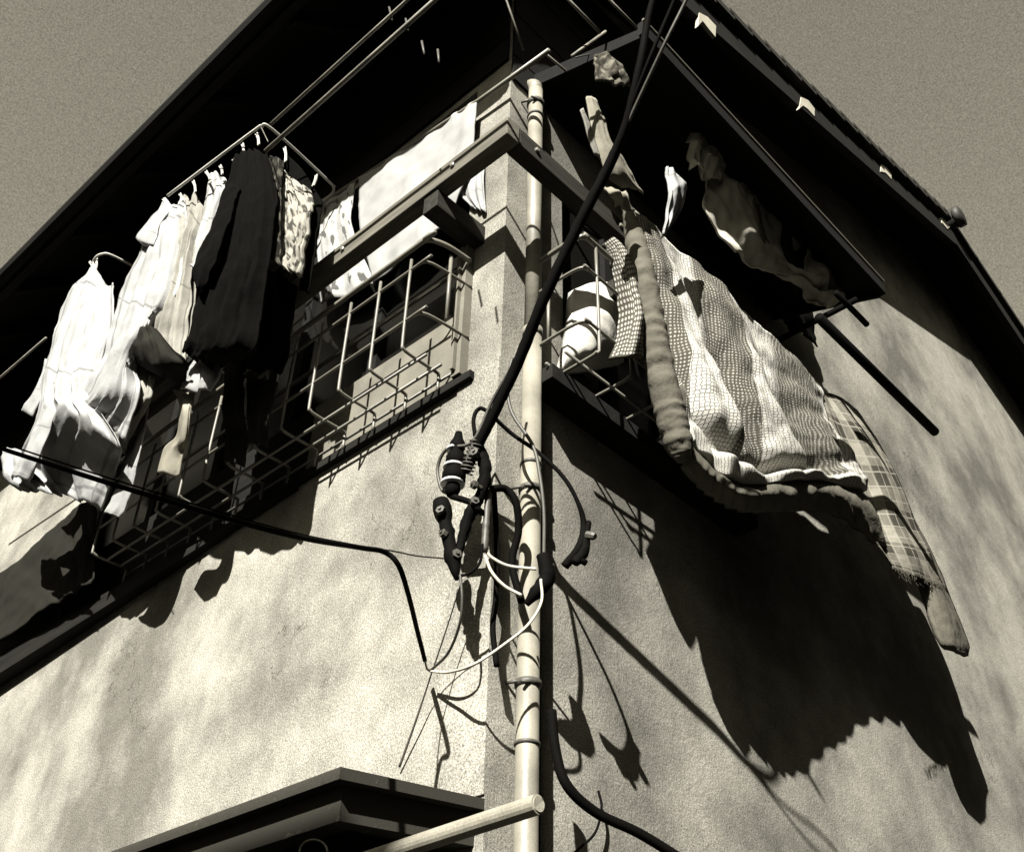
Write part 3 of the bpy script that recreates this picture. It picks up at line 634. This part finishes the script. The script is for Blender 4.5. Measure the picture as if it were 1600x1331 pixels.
# black coat
garment('coat', [
    (rowsL([[(370, 240, .50), (392, 236, .51), (418, 240, .50)],
            [(352, 300, .52), (390, 300, .55), (434, 300, .51)],
            [(335, 360, .52), (382, 360, .56), (430, 360, .51)],
            [(322, 420, .52), (372, 420, .56), (420, 420, .51)],
            [(308, 480, .52), (352, 480, .55), (408, 480, .50)],
            [(296, 530, .51), (338, 540, .53), (396, 540, .49)],
            [(286, 552, .50), (322, 566, .50), (362, 556, .48)]]), dict(nu=50, nv=70, fold=hang(4, .028, .4), wr=.004)),
    (rowsL([[(356, 285, .55), (372, 290, .57)], [(334, 335, .58), (356, 345, .60)], [(312, 385, .59), (338, 400, .61)], [(299, 415, .59), (324, 430, .60)], [(303, 450, .57), (316, 452, .57)]]), dict(nu=14, nv=40, fold=hang(1, .01), wr=.008))],
    BLACKCL, 'long black coat hanging from the near side of the clip hanger', 'coat')
garment('scarf', [(rowsL([[(422, 244, .48), (442, 250, .48)], [(414, 300, .49), (440, 305, .49)], [(402, 350, .49), (438, 360, .49)], [(397, 390, .49), (436, 412, .48)]]), dict(nu=24, nv=50, fold=hang(2, .016, .2)))],
    PRINTD, 'dark leafy print cloth pegged between black coat and pale print cloth', 'cloth')
garment('pillowcase', [(rowsL([[(445, 266, .44), (452, 276, .44), (486, 298, .42)], [(440, 320, .45), (462, 330, .47), (489, 330, .43)], [(438, 370, .45), (458, 380, .47), (480, 380, .43)], [(436, 414, .44), (452, 422, .46), (469, 430, .43)]]), dict(nu=40, nv=50, fold=hang(3, .018, .7), wr=.010))],
    PRINT, 'pale cloth with a smudgy print at the near end of the clip hanger', 'cloth')
garment('sock', [(rowsL([[(446, 240, .42), (470, 262, .42), (490, 292, .40)], [(448, 262, .42), (466, 282, .42), (484, 298, .40)], [(452, 276, .42), (468, 290, .42), (482, 299, .40)]]), dict(nu=20, nv=12)),
                 (rowsL([[(489, 292, .38), (502, 312, .38)], [(482, 350, .39), (496, 355, .39)], [(474, 400, .39), (488, 405, .39)], [(465, 452, .38), (479, 455, .38)]]), dict(nu=10, nv=40, fold=hang(1, .008)))],
    BLACKCL, 'thin black garment edging the pale print cloth', 'cloth')
garment('trousers', [(rowsL([[(398, 420, .36), (430, 425, .36), (464, 448, .34)], [(385, 470, .36), (420, 480, .37), (458, 500, .32)], [(372, 530, .33), (410, 540, .34), (450, 556, .28)], [(366, 575, .30), (400, 578, .30), (442, 580, .25)]]), dict(nu=40, nv=50, fold=hang(3, .016, .5)))],
    BLACKCL, 'black trousers hanging below the pale print cloth', 'trousers')
garment('trousers', [(rowsL([[(352, 552, .30), (375, 560, .32)], [(350, 590, .31), (378, 592, .33)], [(346, 640, .31), (380, 640, .33)], [(350, 680, .26), (384, 682, .26)], [(348, 720, .24), (376, 725, .24)]]), dict(nu=20, nv=50, fold=hang(2, .01))),
                     (rowsL([[(385, 590, .30), (432, 595, .30)], [(384, 650, .31), (420, 652, .32)], [(386, 690, .26), (412, 694, .26)]]), dict(nu=20, nv=40, fold=hang(2, .01)))],
    DARKCL, 'dark trousers draped over the wire cage behind the black coat', 'trousers')
garment('pullover', [(rowsL([[(216, 514, .56), (229, 510, .57), (243, 512, .56)], [(208, 545, .55), (240, 540, .58), (270, 545, .54)], [(201, 562, .50), (245, 575, .54), (294, 568, .50)], [(222, 572, .44), (255, 588, .46), (284, 600, .44)]]), dict(nu=40, nv=30, fold=hang(2, .014, .1), wr=.008))],
    DARKCL, 'dark grey pullover hem showing its inside below the cream towel', 'pullover')
garment('skirt', [(rowsL([[(314, 536, .44), (319, 533, .44), (325, 540, .44)], [(305, 560, .44), (320, 562, .45), (350, 560, .43)], [(294, 584, .44), (315, 586, .46), (344, 582, .43)], [(282, 608, .44), (308, 610, .45), (332, 606, .43)]]), dict(nu=30, nv=26, fold=hang(2, .008, .3)))],
    WHITE, 'small bright white skirt directly under the black coat', 'skirt')
garment('sleeve', [(rowsL([[(272, 610, 0.400), (288, 612, 0.410), (304, 612, 0.400)], [(282, 640, 0.400), (291, 642, 0.420), (300, 640, 0.400)], [(276, 680, 0.380), (285, 685, 0.400), (294, 685, 0.380)], [(258, 700, 0.360), (272, 705, 0.380), (286, 712, 0.360)], [(246, 738, 0.340), (262, 740, 0.360), (280, 742, 0.340)]]), dict(nu=20, nv=50, fold=hang(1, .01, .3)))],
    MIDCL, 'grey stocking with a bright foot dangling in front of the cage', 'stocking')
garment('stocking', [(rowsL([[(222, 625, 0.400), (230, 628, 0.400)], [(212, 670, 0.390), (224, 672, 0.400)], [(196, 710, 0.370), (216, 714, 0.390)], [(182, 752, 0.350), (206, 758, 0.370)], [(170, 786, 0.340), (196, 790, 0.350)], [(161, 800, 0.330), (184, 806, 0.340)]]), dict(nu=16, nv=50, fold=hang(1, .006)))],
    WHITE, 'long white stocking hanging across the heavy cable', 'stocking')
garment('blouse', [(rowsL([[(196, 560, .46), (215, 568, .47), (240, 590, .45)], [(180, 600, .46), (205, 610, .48), (238, 620, .45)], [(150, 640, .45), (190, 645, .47), (226, 640, .44)], [(150, 668, .43), (182, 680, .45), (205, 676, .43)], [(160, 700, .41), (182, 705, .42), (196, 700, .41)]]), dict(nu=40, nv=50, fold=hang(3, .022, .8), wr=.004, wf=9))],
    CREAM, 'crumpled cream blouse tucked behind the long white stocking', 'blouse')
# dark cloth added at the left edge in place of the shirts' cast shadow
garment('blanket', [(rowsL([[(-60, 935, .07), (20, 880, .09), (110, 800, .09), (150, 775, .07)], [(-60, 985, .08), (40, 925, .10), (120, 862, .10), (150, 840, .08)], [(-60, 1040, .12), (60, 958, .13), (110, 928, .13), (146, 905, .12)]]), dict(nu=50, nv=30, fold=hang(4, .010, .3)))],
    DARKCL, 'dark cloth standing in for shirt shadow on the wall at the left edge', 'blanket')
# clip hangers
def hanger(pts, label, pegs):
    h = thing('clip_hanger', label, 'clip hanger', pts[0])
    obj('frame', MB().tube(pts, .0065, 10, res=6), simple_w, h, True)
    for a in pegs:
        p = a[0]; q = a[1]; s = a[2]
        m = MB(); A = L(p[0], p[1], s); B = L(q[0], q[1], s); mid_ = (A + B) / 2
        m.tube([A, mid_, B], [.003, .006, .004], 6, False); m.tube([A + Vector((.0, .012, .0)), mid_, B + Vector((0, .008, 0))], [.003, .005, .003], 6, False)
        obj('peg', m, simple_w, h)
simple_w = simple('white_plastic', .4, .5, rough=.4, grain=.05)
def HZ(px, py, z): return on(px, py, 2, z)
zh = L(412, 200, .50).z
cor = [HZ(262, 306, zh), HZ(392, 208, zh), HZ(408, 199, zh), HZ(425, 202, zh), HZ(513, 283, zh), HZ(521, 293, zh), HZ(518, 304, zh), HZ(498, 318, zh)]
hanger(cor, 'white rectangular clip hanger holding the coat and shirts', [((256, 310), (262, 324), .5), ((282, 302), (286, 314), .5), ((303, 282), (306, 300), .5), ((323, 267), (330, 285), .5), ((345, 258), (348, 272), .5), ((380, 224), (381, 240), .5), ((402, 208), (405, 226), .5), ((446, 230), (447, 252), .45), ((496, 272), (490, 290), .4), ((365, 248), (370, 254), .5)])
z2_ = L(160, 398, .50).z
hanger([HZ(143, 415, z2_), HZ(150, 402, z2_), HZ(160, 397, z2_), HZ(172, 398, z2_), HZ(202, 413, z2_), HZ(215, 424, z2_)], 'corner of a second white clip hanger above the leftmost shirt', [((141, 408), (146, 422), .5), ((152, 404), (150, 424), .5)])
# hanger ropes up to the pole
tag(obj('hanger_cord', MB().tube([L(419, 222, .60), cor[2]], .002, 6, False), POLEM, smooth=True), 'short cord between the thick pole and the clip hanger', 'cord')

# sheets behind the wooden rail
garment('sheet', [(rowsL([[(745, 156, .055), (680, 200, .055), (562, 280, .055)], [(735, 250, .05), (660, 290, .05), (560, 350, .05)], [(704, 338, .045), (650, 385, .045), (582, 440, .045)]]), dict(nu=70, nv=40, fold=lambda u, v: .006 * math.sin(9 * u + 3 * v) + .004 * math.sin(26 * u - 4 * v), wr=.004))],
    SHEET, 'broad white sheet with scribbled lines hanging behind the timber rail', 'sheet')
garment('sheet', [(rowsL([[(556, 284, .05), (530, 300, .05), (502, 318, .05)], [(548, 350, .05), (525, 365, .05), (496, 385, .05)], [(585, 442, .03), (540, 462, .03), (498, 470, .03)]]), dict(nu=40, nv=40, fold=hang(2, .008), wr=.006))],
    printed('floral_cloth', .3, .08, 6, .56, .6, .8), 'smaller white cloth with a curling print left of the scribbled sheet', 'cloth')
garment('curtain', [(rowsL([[(716, 262, .02), (755, 235, .02)], [(716, 300, .02), (756, 300, .02)], [(735, 322, .02), (757, 330, .02)]]), dict(nu=24, nv=20, fold=hang(3, .01)))],
    WHITE, 'pleated white curtain edge between bracket and corner post', 'curtain')

# ------------------------------------------------------------------ right side bedding
def bump(x, c, w): return math.exp(-((x - c) / w) ** 2)
def rdg(x): x = math.sin(x); return (1 - abs(x)) ** 1.5 if False else .5 * x + .35 * math.sin(2 * math.asin(x * .98))
def qf(u, v):
    g = min(1, .15 + 1.2 * v)
    ph = 2 * math.pi * (2.6 * u - 1.05 * v * (1 - .55 * u) + .12)
    a = .058 * rdg(ph) * g * (1 - .8 * bump(v, 1, .2))
    a += .008 * math.sin(2 * math.pi * (6.1 * u - 1.6 * v + .3 * math.sin(3 * v))) * g
    a += .032 * bump(v, .92, .10) - .06 * bump(v - .12 * math.sin(2.6 * u) + .02, .74, .055) * (1 - bump(u, 1, .3)) * (1 - bump(u, 0, .12))
    a += .0035 * math.sin(2 * math.pi * (5.5 * v + .9 * u + .25 * math.sin(7 * u))) * (1 - bump(v, 1, .15))
    a += .026 * noise.noise(Vector((u * 4, v * 4, 3))) + .009 * noise.noise(Vector((u * 13, v * 11, 5)))
    return a
q = thing('patchwork_quilt', 'thick patchwork quilt of honeycomb and polka dot panels with a puffy grey border', 'quilt', Rt(1150, 600, .32))
mb = MB().cloth(rowsR([
    [(985, 332, .29), (1040, 372, .30), (1095, 415, .30), (1160, 480, .30), (1225, 545, .29), (1285, 605, .28)],
    [(1008, 430, .32), (1065, 455, .34), (1120, 500, .34), (1180, 550, .33), (1240, 600, .31), (1300, 650, .29)],
    [(1030, 530, .33), (1085, 560, .36), (1140, 600, .36), (1195, 635, .34), (1255, 665, .32), (1318, 700, .30)],
    [(1055, 630, .335), (1105, 665, .36), (1160, 700, .36), (1220, 715, .345), (1280, 725, .33), (1332, 740, .31)],
    [(1078, 692, .34), (1120, 735, .35), (1165, 757, .355), (1230, 752, .35), (1290, 752, .335), (1348, 770, .31)]]),
    nu=150, nv=130, fold=qf, nrm=(-.1, -1, .1), th=.03, wr=.0025, wf=16)
obj('cover', mb, QUILT, q, True)
# side border roll with creases
def roll(pts, rad, cre=26, n=20, seg=150):
    P, R_ = crom([Rt(*p) for p in pts], rad, 0, seg); m = MB(); b = 0
    R2 = [r * (1 + .06 * math.sin(i * .9 + 2 * math.sin(i * .17)) * (.6 + .4 * math.sin(i * .31)) + .05 * noise.noise(Vector((i * .3, 0, 0)))) for i, r in enumerate(R_)]
    m.tube(P, R2, n, False); 
    for i in range(len(m.v)): m.v[i] += Vector((1, .6, .3)) * (.006 * noise.noise(m.v[i] * 34) + .003 * noise.noise(m.v[i] * 90))
    return m
obj('side_border', roll([(978, 322, .29), (990, 365, .31), (1003, 420, .335), (1014, 480, .34), (1024, 540, .345), (1036, 600, .345), (1050, 655, .345), (1062, 700, .345), (1066, 722, .34)], [.014, .034, .041, .044, .045, .047, .049, .042, .014]), QEDGE, q, True)
def bf(u, v): return .009 * math.sin(2 * math.pi * (15 * u + .6 * math.sin(5 * u))) * v * min(1, max(0, 6 * (u - .08))) + .014 * math.sin(math.pi * v)
mb = MB().cloth(rowsR([
    [(1078, 692, .34), (1120, 735, .35), (1165, 757, .355), (1230, 752, .35), (1290, 752, .335), (1348, 770, .31)],
    [(1076, 708, .345), (1112, 748, .35), (1163, 775, .355), (1230, 772, .345), (1298, 772, .335), (1362, 798, .32)],
    [(1074, 728, .325), (1112, 768, .315), (1165, 797, .315), (1232, 798, .31), (1310, 802, .305), (1386, 856, .30)]]),
    nu=160, nv=24, fold=bf, nrm=(-.1, -1, -.3), th=.03, wr=.002, wf=18)
obj('hem_border', mb, QEDGE, q, True)
# tail of the quilt on the far side of the tartan
garment('futon', [(rowsR([[(1380, 760, .20), (1400, 780, .2), (1425, 800, .2)], [(1420, 850, .24), (1440, 860, .26), (1462, 870, .22)], [(1452, 940, .28), (1475, 945, .30), (1492, 950, .25)], [(1474, 1000, .29), (1496, 1000, .30), (1513, 1000, .26)], [(1484, 1012, .29), (1500, 1020, .29), (1515, 1024, .26)]]), dict(nu=24, nv=60, fold=hang(1, .008), th=.02, wr=.003))],
    QEDGE, 'grey futon corner poking out beyond the tartan blanket', 'futon', nrm=(0, -1, 0))
# tartan blanket
mbt = MB(); tr = [[(1250, 580, .24), (1285, 604, .26), (1300, 616, .26), (1342, 640, .24)], [(1285, 665, .25), (1312, 670, .28), (1345, 680, .29), (1376, 690, .25)], [(1322, 745, .27), (1345, 745, .29), (1378, 750, .30), (1409, 750, .26)], [(1345, 808, .28), (1368, 810, .295), (1400, 815, .31), (1437, 820, .27)], [(1366, 848, .285), (1386, 855, .305), (1424, 865, .32), (1460, 870, .275)], [(1390, 882, .29), (1404, 890, .305), (1438, 905, .31), (1476, 915, .275)]]
mbt.cloth(rowsR(tr), nu=50, nv=100, fold=lambda u, v: .010 * math.sin(2 * math.pi * (1.6 * u + .3 * v)), nrm=(0, -1, 0), th=.006, wr=.002)
tb = thing('tartan_blanket', 'tartan blanket with a frayed lower edge beside the patchwork quilt', 'blanket', Rt(1390, 760, .3))
obj('cloth', mbt, TART, tb, True)
fr_ = MB()
for i in range(90):
    t = i / 89; x = 1400 + 74 * t + random.uniform(-1, 1); yb = 890 + 26 * t; a_ = Rt(x, yb - 4, .33 - .04 * t); ln = random.uniform(.012, .05) * (1.3 - .5 * t)
    fr_.tube([a_, a_ + Vector((random.uniform(-.01, .012), random.uniform(-.01, .01), -ln * .6)), a_ + Vector((random.uniform(-.015, .02), 0, -ln))], [.0016, .0013, .0006], 5, True, 3)
obj('fringe', fr_, TART, tb, True)
# small polka dot quilt
pq = MB(); pr = [[(944, 380, .24), (952, 378, .25), (962, 386, .24)], [(956, 400, .25), (970, 402, .29), (986, 405, .25)], [(966, 440, .26), (982, 440, .31), (996, 440, .26)], [(972, 490, .26), (990, 490, .33), (1004, 490, .26)], [(966, 530, .26), (986, 530, .34), (1008, 532, .27)], [(956, 556, .26), (980, 562, .33), (1012, 562, .28)]]
pq.cloth(rowsR(pr), nu=40, nv=60, fold=lambda u, v: .03 * math.sin(math.pi * u), nrm=(-.2, -1, 0), th=.02, wr=.005)
tag(obj('cushion_quilt', pq, POLKA, smooth=True), 'small polka dot padded quilt left of the large patchwork quilt', 'quilt')
# pale cushion behind the right cage
cu = MB(); cp_ = [[(897, 452, .03), (925, 442, .03), (968, 440, .03)], [(893, 500, .05), (925, 495, .07), (972, 490, .05)], [(886, 545, .05), (925, 545, .07), (975, 540, .05)], [(876, 580, .03), (920, 576, .03), (975, 566, .03)]]
cu.cloth(rowsR(cp_), nu=30, nv=30, fold=lambda u, v: .03 * math.sin(math.pi * u) * math.sin(math.pi * v), nrm=(0, -1, 0), th=.03)
tag(obj('cushion', cu, clothmat('pale_cushion', .5, .5, .15), smooth=True), 'pale cushion set in the right window behind the wire cage', 'cushion')

# washing under the hood
NR = (-.3, -1, .1)
garment('tie', [(rowsR([[(917, 150, .30), (934, 156, .30)], [(922, 180, .30), (946, 185, .32)], [(926, 205, .30), (952, 212, .32)], [(934, 232, .30), (962, 232, .32)], [(942, 252, .30), (975, 245, .32)], [(952, 275, .30), (988, 268, .31)], [(975, 290, .28), (1008, 300, .29)]]), dict(nu=14, nv=50, fold=hang(1, .008)))],
    MIDCL, 'pale speckled strip of cloth hanging behind the black cables', 'cloth', nrm=NR)
garment('sash', [(rowsR([[(908, 170, .30), (912, 168, .30)], [(918, 205, .30), (926, 206, .30)], [(930, 240, .30), (938, 244, .30)]]), dict(nu=6, nv=20, wr=.002))],
    CREAM, 'narrow pale ribbon left of the speckled strip', 'ribbon', nrm=NR)
garment('bag', [(rowsR([[(930, 85, .5), (960, 90, .5), (975, 105, .5)], [(928, 100, .5), (955, 108, .52), (982, 122, .5)], [(934, 122, .5), (958, 128, .52), (985, 134, .5)]]), dict(nu=20, nv=20, wr=.012, wf=16))],
    printed('crumpled_print', .05, .16, 5, .45, .6, 0), 'crumpled dark printed cloth in the shade near the black cables', 'cloth', nrm=NR)
garment('glove', [(rowsR([[(1040, 262, .45), (1050, 264, .46), (1058, 275, .45)], [(1043, 285, .46), (1055, 285, .48), (1072, 288, .45)], [(1044, 305, .46), (1056, 300, .48), (1070, 305, .45)], [(1040, 330, .44), (1048, 332, .45), (1064, 330, .44)], [(1035, 366, .43), (1038, 368, .43), (1043, 364, .43)]]), dict(nu=16, nv=30, fold=hang(2, .012, .3), wr=.006))],
    WHITE, 'bright white glove pegged above the left shoulder of the quilt', 'glove', nrm=NR)
garment('handkerchief', [(rowsR([[(947, 290, .40), (960, 292, .41), (976, 300, .40)], [(952, 305, .41), (966, 306, .43), (984, 314, .40)], [(964, 320, .40), (974, 318, .41), (992, 330, .40)]]), dict(nu=16, nv=12, wr=.010, wf=20))],
    MIDCL, 'small crumpled grey cloth knotted at the top corner of the quilt', 'cloth', nrm=NR)
garment('shirt', [(rowsR([[(1112, 240, 0.420), (1150, 286, 0.425), (1178, 292, 0.420), (1215, 330, 0.420), (1262, 376, 0.420)],
                          [(1108, 290, 0.405), (1140, 306, 0.425), (1172, 315, 0.430), (1205, 350, 0.415), (1255, 384, 0.415)],
                          [(1102, 320, 0.390), (1130, 330, 0.405), (1165, 345, 0.420), (1195, 372, 0.405), (1238, 398, 0.400)],
                          [(1120, 360, 0.380), (1140, 365, 0.385), (1170, 385, 0.400), (1198, 400, 0.390), (1240, 420, 0.385)],
                          [(1145, 398, 0.370), (1160, 402, 0.370), (1180, 412, 0.380), (1205, 425, 0.370), (1245, 440, 0.370)]]), dict(nu=60, nv=60, fold=lambda u, v: .022 * math.sin(2 * math.pi * (1.2 * u - .9 * v)) * (.3 + .6 * v), wr=.008, wf=9))],
    SHADECL, 'grey shirt sagging in soft folds under the middle of the hood', 'shirt', nrm=(-.2, -1, .1))
garment('undershirt', [(rowsR([[(1085, 200, 0.430), (1110, 215, 0.430), (1135, 245, 0.430)], [(1078, 225, 0.425), (1105, 240, 0.440), (1132, 262, 0.425)], [(1080, 262, 0.420), (1102, 275, 0.430), (1128, 285, 0.420)]]), dict(nu=30, nv=24, fold=hang(2, .02), wr=.014, wf=14))],
    SHADECL, 'dark undershirt bunched on the bar left of the grey shirt', 'undershirt', nrm=NR)
garment('cardigan', [(rowsR([[(1262, 378, 0.420), (1280, 400, 0.420), (1312, 440, 0.420)], [(1258, 400, 0.415), (1282, 420, 0.430), (1316, 452, 0.415)], [(1262, 425, 0.410), (1286, 440, 0.430), (1318, 465, 0.410)], [(1240, 425, 0.390), (1270, 450, 0.400), (1305, 474, 0.395)], [(1200, 400, 0.370), (1240, 440, 0.370), (1280, 470, 0.380)]]), dict(nu=40, nv=50, fold=lambda u, v: .03 * math.sin(2 * math.pi * (1.6 * u + 1.4 * v)) * (.3 + .7 * v), wr=.012, wf=10))],
    SHADECL, 'mid grey cardigan looped at the far end of the washing bar', 'cardigan', nrm=(-.2, -1, .1))
garment('towel', [(rowsR([[(1150, 286, .40), (1172, 292, .42), (1196, 318, .40)], [(1152, 320, .39), (1178, 328, .43), (1206, 352, .39)], [(1160, 360, .37), (1184, 366, .42), (1212, 388, .37)], [(1168, 396, .35), (1190, 402, .38), (1216, 416, .35)]]), dict(nu=30, nv=40, fold=hang(2, .02, .3)))],
    GREYCL, 'dark grey towel hanging over the middle of the grey shirt', 'towel', nrm=NR)
garment('trousers', [(rowsR([[(1205, 335, .40), (1228, 350, .42), (1250, 372, .40)], [(1212, 380, .38), (1236, 392, .41), (1262, 408, .38)], [(1226, 425, .36), (1248, 432, .39), (1275, 448, .36)], [(1244, 455, .34), (1262, 462, .36), (1290, 482, .34)]]), dict(nu=30, nv=40, fold=hang(2, .022, .7)))],
    DARKCL, 'dark trousers folded over the bar between grey shirt and cardigan', 'trousers', nrm=NR)
for (x_, y_, l_) in ((1118, 236, 'peg at the left shoulder of the grey shirt'), (1160, 284, 'peg on the bar above the dark grey towel'), (1226, 338, 'peg on the bar above the dark trousers'), (1285, 402, 'peg on the bar above the cardigan')):
    c_ = Rt(x_, y_, .42); tag(obj('clothes_peg', MB().tube([c_ + Vector((0, 0, .03)), c_, c_ - Vector((.004, 0, .03))], [.004, .007, .004], 6, False), simple_w), l_, 'clothes peg')
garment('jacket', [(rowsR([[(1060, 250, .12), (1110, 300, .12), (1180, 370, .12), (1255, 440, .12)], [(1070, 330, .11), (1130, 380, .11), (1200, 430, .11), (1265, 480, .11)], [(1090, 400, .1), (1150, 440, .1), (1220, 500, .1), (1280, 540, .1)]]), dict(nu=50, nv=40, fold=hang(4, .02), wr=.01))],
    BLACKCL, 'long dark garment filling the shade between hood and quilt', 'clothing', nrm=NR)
pole([Rt(980, 324, .27), Rt(1290, 614, .25)], .013, 'pole the quilts are hung over', mat=TUBEM)
